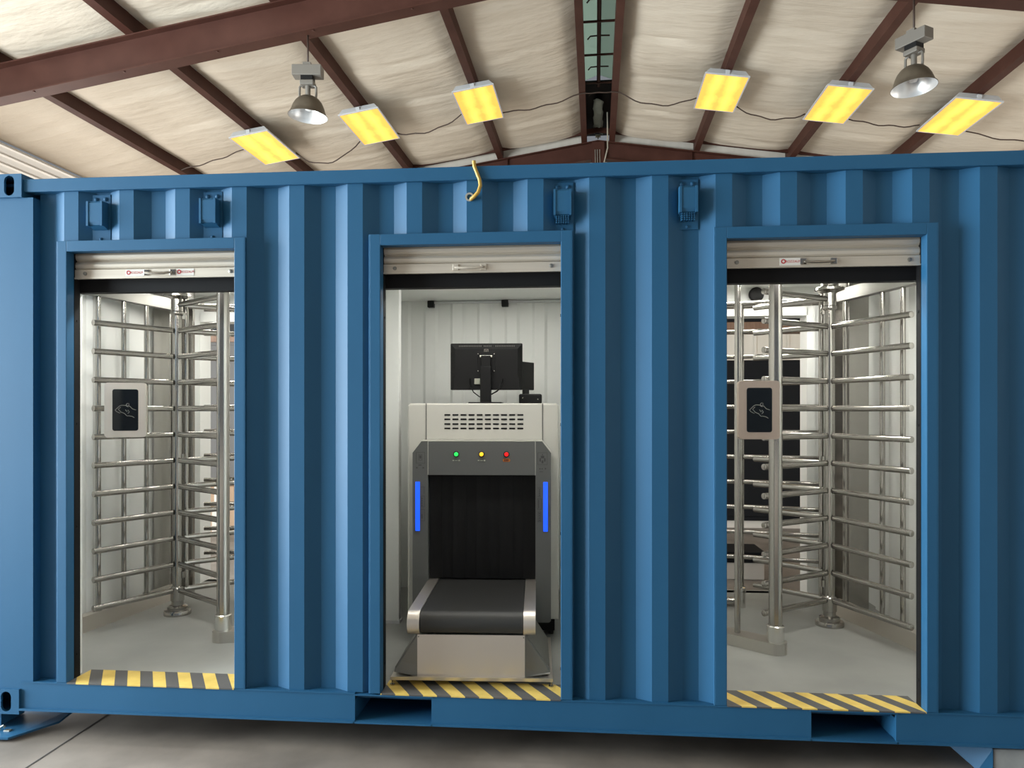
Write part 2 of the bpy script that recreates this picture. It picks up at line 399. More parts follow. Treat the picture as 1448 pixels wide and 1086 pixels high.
# yellow light panels
fx = [(-5.16, 'leftmost yellow lit ceiling light panel under the roof slope'), (-3.47, 'yellow lit light panel right of the left pendant lamp'),
      (-1.77, 'yellow lit light panel just left of the roof ridge'), (1.83, 'yellow lit light panel just right of the roof ridge'),
      (3.46, 'yellow lit light panel left of the right pendant lamp'), (5.10, 'rightmost yellow lit ceiling light panel under the roof slope')]
for x, lab in fx:
    sl = .1525 if x < RX else -.1525
    R = Matrix.Rotation(-math.atan(sl), 4, 'Y')
    t = thing('ceiling_light', lab, 'ceiling light', B(x, 11.0, zb(x)) @ R, 'yellow roof light panels')
    mb = MB()
    a = [(-.245, -.56, 0), (.245, -.56, 0), (.245, .56, 0), (-.245, .56, 0)]; b = [(-.30, -.60, -.082), (.30, -.60, -.082), (.30, .60, -.082), (-.30, .60, -.082)]
    va = [mb.bm.verts.new(p) for p in a]; vb = [mb.bm.verts.new(p) for p in b]
    mb.bm.faces.new(va)
    for i in range(4): mb.bm.faces.new((va[i], va[(i+1) % 4], vb[(i+1) % 4], vb[i]))
    obj('tray', mb, 'galv', t)
    mb = MB()
    for q in ((-.307, .307, -.607, -.588), (-.307, .307, .588, .607), (-.307, -.288, -.588, .588), (.288, .307, -.588, .588)): mb.box(*q, -.098, -.080)
    obj('lens_frame', mb, 'galv', t)
    obj('lens', MB().box(-.288, .288, -.588, .588, -.095, -.086), 'lens', t)
    for q in (-.58, .58): obj('latch', MB().box(-.03, .03, q-.02, q+.02, -.082, -.02, .004), 'galv', t)

# pendant high-bay lamps
def highbay(x, y, rot, tilt, lab):
    zt_ = zb(x)-.395
    t = thing('pendant_lamp', lab, 'pendant lamp', B(x, y, 4.79, rot), 'pendant bay lamps')
    obj('hanger', MB().cyl((0, 0, .53), (0, 0, zt_-4.79+.02), .011, n=8).cyl((0, 0, .53), (0, 0, .58), .02, n=8), 'wire', t)
    obj('ballast_box', MB().box(-.16, .16, -.07, .07, .43, .545, .006).box(-.045, .045, -.06, .06, .545, .575, .004), 'lamp_case', t)
    mb = MB().box(-.065, .065, -.06, .06, .375, .435, .004)
    obj('spacer', mb, 'black', t)
    mb = MB().box(-.075, .075, -.065, .065, .33, .38, .008)
    obj('socket_housing', mb, 'lamp_case', t)
    for s_ in (-1, 1): obj('bracket_arm', MB().tube([(s_*.05, 0, .335), (s_*.078, 0, .335), (s_*.09, 0, .32), (s_*.092, 0, .24), (s_*.088, 0, .18)], .013, 8), 'lamp_case', t)
    obj('lamp_neck', MB().cyl((0, 0, .20), (0, 0, .34), .028, n=14), 'lamp_case', t)
    prof = [(.055, .215), (.085, .205), (.115, .185), (.145, .150), (.168, .105), (.185, .055), (.197, .02), (.212, .006), (.214, -.002)]
    inn = [(.210, -.002), (.205, .008), (.193, .024), (.181, .058), (.164, .105), (.141, .147), (.112, .180), (.083, .198), (.03, .203), (.0, .203)]
    Rt = Matrix.Rotation(radians(tilt), 4, 'Y')
    obj('shade', MB().lathe([(.0, .217)]+prof+[(.210, -.002)], n=48, M4=Rt, caps=False), 'shade_out', t, fix=True)
    obj('reflector', MB().lathe(inn, n=48, M4=Rt, caps=False), 'shade_in', t, fix=True)
    obj('bulb', MB().lathe([(0, .06), (.03, .066), (.045, .09), (.042, .12), (.028, .15), (.022, .20)], n=24, M4=Rt), 'bulb', t)
    return t
highbay(-3.14, 7.74, .12, 3, 'pendant bay lamp hanging left of the ridge, its box turned lengthwise')
highbay(3.17, 7.74, 2.15, 4, 'pendant bay lamp hanging right of the ridge, its box seen end-on')

# flex cords slung between light panels
def sag(a, b, d, n=14, wob=.02):
    a, b = Vector(a), Vector(b); out = []
    for i in range(n+1):
        t_ = i/n; p = a.lerp(b, t_); p.z -= d*4*t_*(1-t_)
        p.z += wob*sin(t_*17+a.x); out.append(p)
    return out
def cord(a, b, d, lab, wob=.012):
    o = Vector(a); pts = [p-o for p in sag(a, b, d, wob=wob)]
    tag(obj('light_cord', MB().tube(pts, .010, 6), 'wire', Mx=B(*a)), lab, 'cord', 'cords between the roof lights')
yl = 11.5
cord((-4.87, yl, zb(-4.87)-.05), (-3.78, yl, zb(-3.78)-.05), .26, 'dark cord drooping between the two leftmost yellow light panels')
cord((-3.17, yl, zb(-3.17)-.05), (-2.08, 11.3, zb(-2.08)-.05), .12, 'dark cord between second and third yellow panels from left')
cord((-1.46, yl, zb(-1.46)-.05), (-.25, yl, zb(-.25)-.01), .06, 'dark cord from the panel left of ridge up to ridge')
cord((-.25, yl, zb(-.25)-.01), (.36, yl, zb(.36)-.01), -.01, 'pale looking cord crossing beneath the ridge gap', .004)
cord((.36, yl, zb(.36)-.01), (1.52, 11.3, zb(1.52)-.05), .16, 'dark cord from ridge down to the panel right of ridge')
cord((2.14, yl, zb(2.14)-.05), (3.15, yl, zb(3.15)-.05), .13, 'dark cord between third and second yellow panels from right')
cord((3.77, yl, zb(3.77)-.05), (4.79, yl, zb(4.79)-.05), .05, 'dark cord between the two rightmost yellow light panels')
cord((5.41, yl, zb(5.41)-.05), (6.8, yl, zb(6.8)-.02), .09, 'dark cord trailing right from the rightmost yellow panel')
cord((-6.8, 11.4, zb(-6.8)+.02), (-5.47, 11.0, zb(-5.47)-.03), .03, 'thin cord reaching the leftmost yellow panel from the left')

# ================================================================== CONTAINER
FZ = .265
ct = thing('shipping_container', 'blue corrugated shipping container fitted out with three open shutter doorways', 'container', T3(0, 0, 0))
X0, X1, DEP = -.13, 6.06, 2.12
ZB, ZT = .11, 2.697
def casting(x0, x1, z0, z1, holes, y=-.012):
    mb = MB(); hx = holes
    zc = (z0+z1)/2
    def stad(cx_, w, h, yy, n=10):
        r = w/2; pts = []
        for a0, dz in ((0, h/2-r), (180, -(h/2-r))):
            for i in range(n+1):
                a = radians(a0+180*i/n); pts.append((cx_+r*cos(a), yy, zc+dz+r*sin(a)))
        return pts
    mb.holed([(x0, y, z0), (x1, y, z0), (x1, y, z1), (x0, y, z1)], stad(hx, .052, .096, y), (0, .012, 0))
    mb.box(x0, x1, y+.15, y+.16, z0, z1).box(x0, x0+.01, y+.012, y+.15, z0, z1).box(x1-.01, x1, y+.012, y+.15, z0, z1)
    mb.box(x0+.01, x1-.01, y+.012, y+.15, z1-.01, z1).box(x0+.01, x1-.01, y+.012, y+.15, z0, z0+.01)
    return mb
obj('corner_casting', casting(X0, .185, 2.585, ZT, .122), 'blue', ct)
obj('corner_casting', casting(X0, .172, ZB, .229, .106), 'blue', ct)
obj('corner_casting', casting(5.882, X1, 2.579, ZT, 5.97), 'blue', ct)
obj('corner_casting', casting(5.882, X1, ZB, .229, 5.97), 'blue', ct)
obj('corner_post', MB().box(X0, .235, .0, .15, FZ, 2.585).box(X0, .172, .0, .15, .229, FZ), 'blue', ct)
obj('corner_post', MB().box(5.85, X1, .0, .15, FZ, 2.579).box(5.882, X1, .0, .15, .229, FZ), 'blue', ct)
obj('top_rail', MB().box(.185, 5.882, 0, .062, 2.612, 2.674, .004), 'blue', ct)
# bottom rail with two fork pockets
mb = MB()
PK = [(1.813, 2.17), (3.849, 4.204)]
segs = [(.172, 1.813), (2.17, 3.849), (4.204, 5.882)]
for a, b in segs:
    mb.box(a, b, .0, .012, .138, FZ-.004).box(a, b, -.012, .06, .128, .138).box(a, b, -.004, .06, FZ-.006, FZ)
for a, b in PK:
    mb.box(a-.006, b+.006, -.012, 1.9, .128, .136)
    mb.box(a-.006, a, .014, 1.9, .136, FZ-.034).box(b, b+.006, .014, 1.9, .136, FZ-.034).box(a-.006, b+.006, -.004, .06, FZ-.012, FZ-.006).box(a, b, .06, 1.9, FZ-.045, FZ-.034)
obj('bottom_rail', mb, 'blue', ct)
mb = MB()
for x in (.9, 1.6, 2.35, 3.0, 3.65, 4.4, 5.1):
    mb.box(x-.03, x+.03, .07, 2.05, .14, .25)
mb.box(X0+.1, X1-.1, DEP-.08, DEP-.02, .128, FZ)
obj('cross_member', mb, 'black_trim', ct)

# corrugated side
DOORS = [(.358, .408, 1.237, 1.287), (1.882, 1.933, 2.759, 2.808), (3.436, 3.489, 4.329, 4.375)]
FT, FI = 2.373, 2.322                             # frame outer / inner top
prof = [(.235, .048), (.316, .048)]
k = -1
while .662+.278*k < 5.72:
    xr = .662+.278*k
    prof += [(xr, .012), (xr+.072, .012), (xr+.140, .048), (xr+.210, .048)]; k += 1
prof = [p for p in prof if p[0] < 5.85] + [(5.86, .048)]
def yprof(x):
    for (xa, ya), (xb_, yb_) in zip(prof, prof[1:]):
        if xa <= x <= xb_: return ya+(yb_-ya)*(x-xa)/(xb_-xa)
    return .048
xs = sorted({p[0] for p in prof} | {d[i] for d in DOORS for i in (0, 3)})
mb = MB()
for xa, xb_ in zip(xs, xs[1:]):
    xm = (xa+xb_)/2
    z0 = FT-.02 if any(d[0] <= xm <= d[3] for d in DOORS) else FZ-.003
    ya, yb_ = yprof(xa), yprof(xb_)
    mb.prism([(xa, ya, z0), (xb_, yb_, z0), (xb_, yb_+.003, z0), (xa, ya+.003, z0)], (0, 0, 2.615-z0))
bmesh.ops.remove_doubles(mb.bm, verts=mb.bm.verts, dist=1e-5)
obj('corrugated_side', mb, 'blue', ct)
# ledge under the corrugation and end walls, roof, rear
obj('end_wall', MB().box(X0, X0+.02, .15, DEP, ZB+.05, 2.67), 'blue', ct)
obj('end_wall', MB().box(X1-.02, X1, .15, DEP, ZB+.05, 2.67), 'blue', ct)
obj('roof_sheet', MB().box(X0, X1, .05, DEP, 2.655, 2.668), 'blue', ct)
RD = [(.008, .95), (3.66, 4.44)]                  # rear doorways
RT = 2.232
mb = MB()
cuts = [X0+.02] + [v for d in RD for v in d] + [X1-.02]
for a, b in ((cuts[0], cuts[1]), (cuts[2], cuts[3]), (cuts[4], cuts[5])): mb.box(a, b, DEP-.02, DEP, FZ-.1, 2.655)
for a, b in RD: mb.box(a, b, DEP-.02, DEP, RT, 2.655)
obj('rear_wall', mb, 'blue', ct)
# door surrounds, sills, shutters
for di, (a, b, c_, d) in enumerate(DOORS):
    mb = MB()
    mb.box(a, b, -.004, .05, FZ, FT, .003).box(c_, d, -.004, .05, FZ, FT, .003).box(b-.002, c_+.002, -.004, .05, FI, FT, .003)
    for sx_, xx in ((-1, a), (1, d)):               # weld bead along the jamb
        mb.tube([(xx, .0, z) for z in (FZ, 1.0, 1.7, FT)], .004, 6)
    obj('door_frame', mb, 'blue', ct)
    mb = MB().box(b-.022, b+.001, .05, .092, FZ, FI).box(c_-.001, c_+.022, .05, .092, FZ, FI)
    for z in (.38, 1.0, 1.5, 2.0):
        mb.cyl((b+.001, .07, z), (b+.004, .07, z), .007, n=8).cyl((c_-.001, .07, z), (c_-.004, .07, z), .007, n=8)
    obj('shutter_guide', mb, 'black_trim', ct)
    obj('lintel', MB().box(b-.02, c_+.02, .092, .14, 2.140, 2.42), 'black_trim', ct)
    obj('sill_plate', MB().box(b+.001, c_-.001, -.006, .175, FZ-.004, FZ+.002), 'hazard', ct)
    # roller shutter, drawn up
    mb = MB(); pr_ = []
    z = 2.246
    while z < 2.40:
        for dz, dy in ((0, 0), (.004, -.006), (.012, -.011), (.024, -.012), (.034, -.008), (.039, 0), (.042, .002)):
            pr_.append((dy, z+dz))
        z += .044
    poly = [(b-.015, .068+y, zz) for y, zz in pr_] + [(b-.015, .076, pr_[-1][1]), (b-.015, .076, pr_[0][1])]
    mb.prism(poly, (c_-b+.03, 0, 0))
    sh = obj('roller_shutter', mb, 'alu', ct)
    mb = MB().box(b-.012, c_+.012, .054, .080, 2.202, 2.246, .003).box(b-.012, c_+.012, .050, .058, 2.200, 2.207)
    obj('bottom_bar', mb, 'alu', sh)
    bw = c_-b
    for fx_ in (.065, .945):
        mb = MB().lathe([(.009, 0), (.009, .004), (.004, .006), (.0, .006)], c=(b+bw*fx_, .054, 2.226), n=14, M4=Matrix.Rotation(PI/2, 4, 'X'))
        obj('bolt', mb, 'steel_dark', sh)
    xc = b + bw*(.52, .49, .485)[di]
    hw = .065
    mb = MB().tube([(xc-hw, .054, 2.226), (xc-hw+.004, .034, 2.222), (xc-hw+.03, .028, 2.218), (xc+hw-.03, .028, 2.218), (xc+hw-.004, .034, 2.222), (xc+hw, .054, 2.226)], .006, 8)
    mb.box(xc-hw-.014, xc-hw+.014, .049, .055, 2.212, 2.240, .002).box(xc+hw-.014, xc+hw+.014, .049, .055, 2.212, 2.240, .002)
    obj('pull_handle', mb, 'steel' if di != 1 else 'alu', sh)
    spots = {0: [xc-hw-.062, xc+hw+.062], 1: [], 2: [xc-hw-.057]}[di]
    for sx_ in spots:
        o = obj('sticker', MB().box(sx_-.045, sx_+.045, .0525, .0542, 2.209, 2.242), 'sticker', sh)
        # print sits on the sticker's face
        mb = MB().lathe([(.0055, 0), (.0105, 0), (.0105, .0006), (.0055, .0006)], c=(sx_-.029, .0524, 2.227), n=20, ring=True, M4=Matrix.Rotation(PI/2, 4, 'X'))
        mb.bm.faces.ensure_lookup_table()
        cu = bpy.data.curves.new('print', 'FONT'); cu.body = 'ROZZALM'; cu.size = .0155; cu.extrude = .0003; cu.align_x = 'CENTER'
        to = bpy.data.objects.new('print', cu); C.objects.link(to)
        bpy.context.view_layer.update()
        me = bpy.data.meshes.new_from_object(to); bpy.data.objects.remove(to)
        me.transform(Matrix.Translation((sx_+.0125, .0523, 2.2215)) @ Matrix.Rotation(PI/2, 4, 'X') @ Matrix.Diagonal((.92, 1, 1, 1)))
        mb.bm.from_mesh(me); bpy.data.meshes.remove(me)
        obj('sticker_print', mb, 'red', sh)

# ventilator covers below the top rail
for xc, lattice in ((.552, 0), (1.110, 0), (2.766, 1), (3.322, 2)):
    mb = MB().box(xc-.048, xc+.048, .040, .047, 2.375, 2.60)
    for sx_ in (-.024, .024):
        mb.lathe([(.010, 0), (.010, .003), (.006, .007), (0, .008)], c=(xc+sx_, .040, 2.578), n=12, M4=Matrix.Rotation(PI/2, 4, 'X'))
    mb.lathe([(.008, 0), (.008, .003), (.004, .006), (0, .007)], c=(xc, .040, 2.387), n=12, M4=Matrix.Rotation(PI/2, 4, 'X'))
    vp = obj('ventilator', mb, 'blue', ct)
    mb = MB()
    mb.prism([(xc-.036, .040, 2.43), (xc-.036, -.004, 2.445), (xc-.036, -.010, 2.46), (xc-.036, -.010, 2.548), (xc-.036, .0, 2.558), (xc-.036, .040, 2.560)], (.072, 0, 0))
    mb.box(xc-.040, xc-.030, -.013, .030, 2.44, 2.556).box(xc+.030, xc+.040, -.013, .030, 2.44, 2.556)
    obj('vent_cover', mb, 'blue', vp)
    mb = MB()
    for r_ in range(4 if lattice else 0):
        for q in range(6): mb.box(xc-.030+q*.0105, xc-.0235+q*.0105, .0, .036, 2.408+r_*.009, 2.413+r_*.009)
    if lattice: obj('vent_grille', mb, 'blue', vp)
    else: mb.bm.free()

# interior lining, floor, ceiling, partitions
IY0, IY1 = .14, 2.0
RI = 2.0
obj('inner_floor', MB().box(X0+.02, X1-.02, .1, DEP, FZ-.03, FZ), 'inner_floor', ct)
mb = MB()
mb.box(X0+.02, 1.44, IY0, IY1, 2.43, 2.46).box(1.49, 3.2, IY0, IY1, 2.362, 2.40).box(3.25, 4.84, IY0, IY1, 2.43, 2.46)
obj('inner_ceiling', mb, 'white_panel', ct)
mb = MB()
cuts = [X0+.02] + [v for d in RD for v in d] + [4.9]
for a, b in ((cuts[0], cuts[1]), (cuts[2], cuts[3]), (cuts[4], cuts[5])): mb.box(a, b, IY1, DEP-.02, FZ, 2.46)
for a, b in RD: mb.box(a, b, IY1, DEP-.02, RT, 2.46)
k = 1.51                                          # shallow vertical corrugation on the middle room's back wall
while k < 3.2:
    mb.prism([(k, IY1, FZ), (k+.02, IY1-.016, FZ), (k+.09, IY1-.016, FZ), (k+.11, IY1, FZ)], (0, 0, 2.10)); k += .2
obj('rear_lining', mb, 'white_panel', ct)
mb = MB()
for a, b in ((X0+.02, DOORS[0][1]-.02), (DOORS[0][2]+.02, DOORS[1][1]-.02), (DOORS[1][2]+.02, DOORS[2][1]-.02), (DOORS[2][2]+.02, 4.84)):
    mb.box(a, b, .10, .135, FZ, 2.46)
obj('front_lining', mb, 'white_panel', ct)
mb = MB().box(1.44, 1.49, .135, IY1, FZ, 2.46)
obj('partition', mb, 'white_panel', ct)
obj('partition', MB().box(3.2, 3.25, .135, IY1, FZ, 2.46), 'white_panel', ct)
mb = MB().box(X0+.02, X0+.028, .135, IY1, FZ, 2.46)
for y in (.5, .86, 1.22, 1.58): mb.prism([(X0+.028, y, FZ), (X0+.050, y+.03, FZ), (X0+.050, y+.15, FZ), (X0+.028, y+.18, FZ)], (0, 0, 2.15))
obj('side_lining', mb, 'white_panel', ct)
mb = MB().box(4.80, 4.84, .135, IY1, FZ, 2.46)
for y in (.45, .81, 1.17, 1.53): mb.prism([(4.80, y, FZ), (4.778, y+.03, FZ), (4.778, y+.15, FZ), (4.80, y+.18, FZ)], (0, 0, 2.15))
obj('side_lining', mb, 'white_panel', ct)
# pillar between left turnstile room and scanner room
mb = MB().box(1.49, 1.752, 1.09, 1.15, FZ+.012, 2.362, .004)
obj('pillar', mb, 'white_panel', ct)
obj('pillar_skirting', MB().box(1.49, 1.758, 1.083, 1.156, FZ, FZ+.016), 'galv', ct)
# rear door jambs
for a, b in RD:
    mb = MB().box(a-.05, a+.005, IY1-.02, DEP+.02, FZ, RT+.05).box(b-.005, b+.05, IY1-.02, DEP+.02, FZ, RT+.05).box(a, b, IY1-.02, DEP+.02, RT-.005, RT+.05)
    obj('rear_door_frame', mb, 'white_panel', ct)
for xx in (1.776, 2.317):
    obj('ceiling_sensor', MB().box(xx-.024, xx+.024, IY1-.06, IY1-.012, 2.31, 2.358, .004), 'black', ct)
obj('ceiling_conduit', MB().cyl((1.76, IY1-.03, 2.348), (3.19, IY1-.03, 2.348), .010, n=10), 'galv', ct)
mb = MB().lathe([(.052, 0), (.052, .012), (.044, .02), (.03, .014), (0, .014)], c=(4.087, IY1-.02, 2.375), n=28, M4=Matrix.Rotation(PI/2, 4, 'X'))
obj('round_vent', mb, 'black', ct)
# LED battens inferred on the container ceilings, unseen behind the lintels
def lamp(name, Mx, sx_, sy_, power, col=(1, 1, 1)):
    l = bpy.data.lights.new(name, 'AREA'); l.shape = 'RECTANGLE'; l.size = sx_; l.size_y = sy_; l.energy = power; l.color = col
    o = bpy.data.objects.new(name, l); C.objects.link(o); o.matrix_world = Mx
    return o
for xx, zz, pw in ((.62, 2.43, 19), (2.3, 2.362, 11), (4.1, 2.43, 19)):
    obj('unseen_led_batten', MB().box(xx-.5, xx+.5, .30, .40, zz-.025, zz, .006), 'white_panel', ct)
    lamp('unseen_led_light', T3(xx, .35, zz-.03), .9, .08, pw, (1, .97, .90))
    yb_ = 1.6 if zz > 2.4 else 1.35
    if True:  # second row added to brighten the back walls
        obj('unseen_led_batten', MB().box(xx-.5, xx+.5, yb_-.05, yb_+.05, zz-.025, zz, .006), 'white_panel', ct)
        lamp('unseen_led_light', T3(xx, yb_, zz-.03), .9, .08, pw*(.75 if zz > 2.4 else .45), (1, .97, .90))

# supports under the container
t = thing('jack_plate', 'bent blue steel plate and jack leg beneath the left corner', 'support', T3(0, .05, 0))
mb = MB().prism([(-.5, -.16, .012), (.16, -.115, .012), (.285, .06, .02), (.28, .22, .034), (-.5, .22, .034)], (0, 0, .010))
obj('base_plate', mb, 'blue', t)
obj('jack_leg', MB().box(-.13, .055, -.03, .12, .04, .11), 'blue', t)
mb = MB().tube([(.07, -.055, .03), (.075, -.058, .045), (.085, -.055, .05), (.09, -.05, .04)], .006, 8).box(.095, .125, -.065, -.045, .022, .032, .002)
obj('shackle', mb, 'silver', t)
t = thing('support_block', 'grey concrete block with blue bracket below the container at right edge', 'support', T3(4.72, .16, 0))
obj('block', MB().box(-.10, .12, -.13, .25, .0, .105, .006), 'block', t)
obj('bracket', MB().prism([(-.155, -.11, .0), (-.105, -.135, .0), (-.105, -.135, .108), (-.26, .05, .125), (-.30, .10, .125), (-.2, .08, .05)], (.0, .02, .0)), 'blue', t)

# yellow cable stub poking out of a hole
t = thing('cable_stub', 'short yellow cable curling out of a hole below the top rail', 'cable', T3(2.36, .012, 2.53))
obj('cable', MB().tube([(-.012, .03, .0), (-.008, -.006, -.004), (.008, -.018, .004), (.026, -.02, .022), (.036, -.02, .052), (.032, -.02, .08), (.018, -.019, .115), (.008, -.018, .14), (.006, -.017, .165)], .0085, 10), 'cord_y', t)
obj('grommet', MB().lathe([(.012, 0), (.020, 0), (.020, .006), (.012, .006)], c=(-.016, .0, .006), n=20, ring=True, M4=Matrix.Rotation(PI/2, 4, 'X')), 'silver', t)

# ================================================================== TURNSTILES
SP = .165
def turnstile(x, y, sx, lab, g):
    """sx = +1: cage wall on the right (right room); -1: mirrored. Local x runs towards the cage wall."""
    root = thing('turnstile', lab, 'turnstile', T3(x, y, FZ), 'full height turnstiles')
    P = lambda lx, ly, lz: (sx*lx, ly, lz)
    Z0 = .42-FZ                                   # lowest arm above the floor
    zs = [Z0+SP*i for i in range(12)]
    # rotor
    mb = MB().lathe([(.082, .0), (.082, .022), (.078, .028), (.060, .03), (.060, .05), (.052, .056), (.036, .06), (.036, .085), (.041, .088), (.041, .17), (.037, .175), (.030, .18),
                     (.030, 1.90), (.037, 1.905), (.043, 1.912), (.043, 1.925), (.038, 1.93), (.038, 2.005), (.050, 2.012), (.086, 2.022), (.086, 2.036), (.070, 2.042), (.050, 2.05), (.050, 2.165)], n=32)
    rot = obj('rotor', mb, 'steel', root)
    for ai, (ax, ay, hubr) in enumerate(g['arms']):
        L_ = math.hypot(ax, ay); ux, uy = ax/L_, ay/L_
        tx, ty = ux*.052, uy*.052
        mb = MB().cyl(P(tx, ty, .16), P(tx, ty, 2.02), .015, n=12)
        for z in (.25, 1.0, 1.9): mb.box(min(0, sx*tx)-.004, max(0, sx*tx)+.004, min(0, ty)-.004, max(0, ty)+.004, z-.02, z+.02)
        if ai == 2: obj('hub_tube', mb, 'steel', rot)
        else: mb.bm.free()
        for i, z in enumerate(zs):
            if ai == 0 and i == 11: continue
            mb = MB().cyl(P(ux*.04, uy*.04, z), P(ax, ay, z), .0175, n=16)
            mb.lathe([(.0175, 0), (.0175, .004), (.012, .007), (0, .007)], n=14, c=P(ax, ay, z), M4=Vector(P(ux, uy, 0)).to_track_quat('Z', 'Y').to_matrix().to_4x4())
            obj('arm', mb, 'steel', rot)
    # cage side: floor channel, top channel, upright tubes
    (cx0, cy0), (cx1, cy1) = g['beam']
    def chan(nm, z0, z1, w, mk='steel_chan'):
        d = Vector(P(cx1-cx0, cy1-cy0, 0)).normalized(); n_ = Vector((-d.y, d.x, 0))*w/2
        a, b = Vector(P(cx0, cy0, z0)), Vector(P(cx1, cy1, z0))
        mb = MB().prism([a-n_, a+n_, b+n_, b-n_], (0, 0, z1-z0))
        obj(nm, mb, mk, root)
    cx1, cy1 = cx0+(cx1-cx0)*1.28, cy0+(cy1-cy0)*1.28
    chan('floor_channel', .0, .095, .055, 'steel_flat'); chan('top_channel', 1.985, 2.06, .055, 'steel_dark')
    for t_ in g['tubes']:
        px, py = cx0+(cx1-cx0)*t_/1.28, cy0+(cy1-cy0)*t_/1.28
        obj('cage_tube', MB().cyl(P(px, py, .07), P(px, py, 2.0), .0145, n=14).cyl(P(px, py, .095), P(px, py, .105), .022, n=14), 'steel', root)
    # rear column (folded sheet)
    qx, qy = g['column']
    mb = MB().box(min(sx*(qx-.05), sx*(qx+.05)), max(sx*(qx-.05), sx*(qx+.05)), qy, qy+.03, 0, 2.14, .004)
    mb.box(min(sx*(qx+.035), sx*(qx+.16)), max(sx*(qx+.035), sx*(qx+.16)), qy-.14, qy-.11, 0, 2.14, .004)
    mb.box(min(sx*(qx+.03), sx*(qx+.045)), max(sx*(qx+.03), sx*(qx+.045)), qy-.12, qy+.02, 0, 2.14)
    obj('rear_column', mb, 'steel', root)
    obj('top_bracket', MB().box(min(sx*(qx-.06), sx*(qx+.10)), max(sx*(qx-.06), sx*(qx+.10)), qy-.10, qy+.0, 2.05, 2.165, .003), 'steel_dark', root)
    # pass-through side: front post with shoe and low beam, thin post, rear post, comb
    fx_, fy = g['front']
    obj('front_post', MB().cyl(P(fx_, fy, .05), P(fx_, fy, 2.165), .035, n=24), 'steel', root)
    mb = MB().lathe([(.046, .06), (.046, .145), (.040, .150), (.035, .150)], c=P(fx_, fy, 0), n=28)
    obj('post_shoe', mb, 'polished', root)
    bx, by = g['fbeam']
    d = Vector(P(bx-fx_, by-fy, 0)).normalized(); n_ = Vector((-d.y, d.x, 0)); w = .058
    poly = []
    base = Vector(P(fx_, fy, 0))
    for i in range(13):
        a = PI/2 + PI*i/12
        poly.append(base + d*(cos(a)*w) + n_*(sin(a)*w))
    e = Vector(P(bx, by, 0)); poly += [e-n_*w, e+n_*w]
    obj('base_beam', MB().prism(poly, (0, 0, .062), smooth=False), 'steel_chan', root)
    tx, ty = fx_+(bx-fx_)*g['thin'], fy+(by-fy)*g['thin']
    obj('thin_post', MB().cyl(P(tx, ty, .06), P(tx, ty, 2.165), .0165, n=16), 'steel', root)
    rx, ry = g['rear']
    mb = MB().cyl(P(rx, ry, .03), P(rx, ry, 2.0), .027, n=18)
    obj('rear_post', mb, 'steel', root)
    obj('rear_shoe', MB().lathe([(.038, 0), (.038, .13), (.028, .135)], c=P(rx, ry, 0), n=22), 'polished', root)
    for i, z in enumerate(zs[1:] if True else zs):
        ex, ey = g['comb']
        mb = MB().cyl(P(rx, ry, z+.012), P(ex, ey, z+.012), .0145, n=12)
        obj('comb_bar', mb, 'steel', root)
        hx, hy = g['fence']
        mb = MB().cyl(P(rx, ry, z+.012), P(hx, hy, z+.012), .0145, n=12)
        obj('fence_bar', mb, 'steel', root)
    obj('fence_beam', MB().tube([P(rx+.02, ry, .035), P(hx, hy, .035)], .028, 10), 'steel', root)
    obj('fence_post', MB().cyl(P(hx, hy, .0), P(hx, hy, 2.0), .022, n=14), 'steel', root)
    obj('overhead_rail', MB().cyl(P(rx, ry, 2.0), P(hx, hy, 2.0), .020, n=12).cyl(P(rx, ry, 2.0), P(ex*.9, ey, 2.0), .020, n=12), 'steel', root)
    # card reader
    rxw, ryw, rz, yaw, sup = g['reader']
    cr = Matrix.Translation((rxw-x, ryw-y, rz-FZ)) @ Matrix.Rotation(yaw, 4, 'Z')
    mb = MB(); W, H_ = .107, .155
    mb.prism(rrect(-W, W, -H_, H_, .018, 0), (0, .045, 0))
    bmesh.ops.transform(mb.bm, matrix=cr, verts=mb.bm.verts)
    rd = obj('card_reader', mb, 'warm_sheen' if sx > 0 else 'steel_flat', root)
    mb = MB().prism(rrect(-.066, .066, -.118, .118, .012, -.002), (0, .004, 0)); bmesh.ops.transform(mb.bm, matrix=cr, verts=mb.bm.verts)
    obj('reader_screen', mb, 'screen', rd)
    hand = [[(-.052, .0), (-.030, .022), (-.020, .027), (.0, .026), (.012, .018)], [(-.052, .0), (-.046, -.008), (-.028, -.018), (-.022, -.012), (-.036, .004), (-.024, .016)],
            [(-.022, -.012), (-.004, -.020), (.008, -.034), (.018, -.033), (.034, -.036), (.046, -.044)], [(.012, .018), (.022, .022), (.036, .006), (.054, .0)],
            [(.004, .030), (.010, .038), (.018, .036), (.018, .026), (.008, .022), (.004, .030)], [(.0, .002), (.008, -.010), (.014, .0), (.020, -.012), (.012, -.020)]]
    mb = MB()
    for s_ in hand: mb.tube([(px, -.0025, pz) for px, pz in s_], .0011, 5)
    bmesh.ops.transform(mb.bm, matrix=cr, verts=mb.bm.verts)
    obj('hand_symbol', mb, 'icon', rd)
    a = cr @ Vector((sup[0], .04, sup[2])); b = Vector((sup[3]-x, sup[4]-y, a.z))
    obj('reader_bracket', MB().cyl(a, b, .012, n=10), 'steel_dark', rd)
    return root
gR = dict(arms=[(.232, -.55, 0), (-.47, -.34, 0), (-.36, .34, 0)], beam=((.128, .27), (.335, -.50)), tubes=(.121, .559, .772), column=(.17, .40),
          front=(-.462, -.545), fbeam=(-.80, -.26), thin=.50, rear=(-.449, .374), comb=(.03, .25), fence=(-.98, .42),
          reader=(3.795, .685, 1.566, radians(2), (.03, 0, .03, 3.89, .745)))
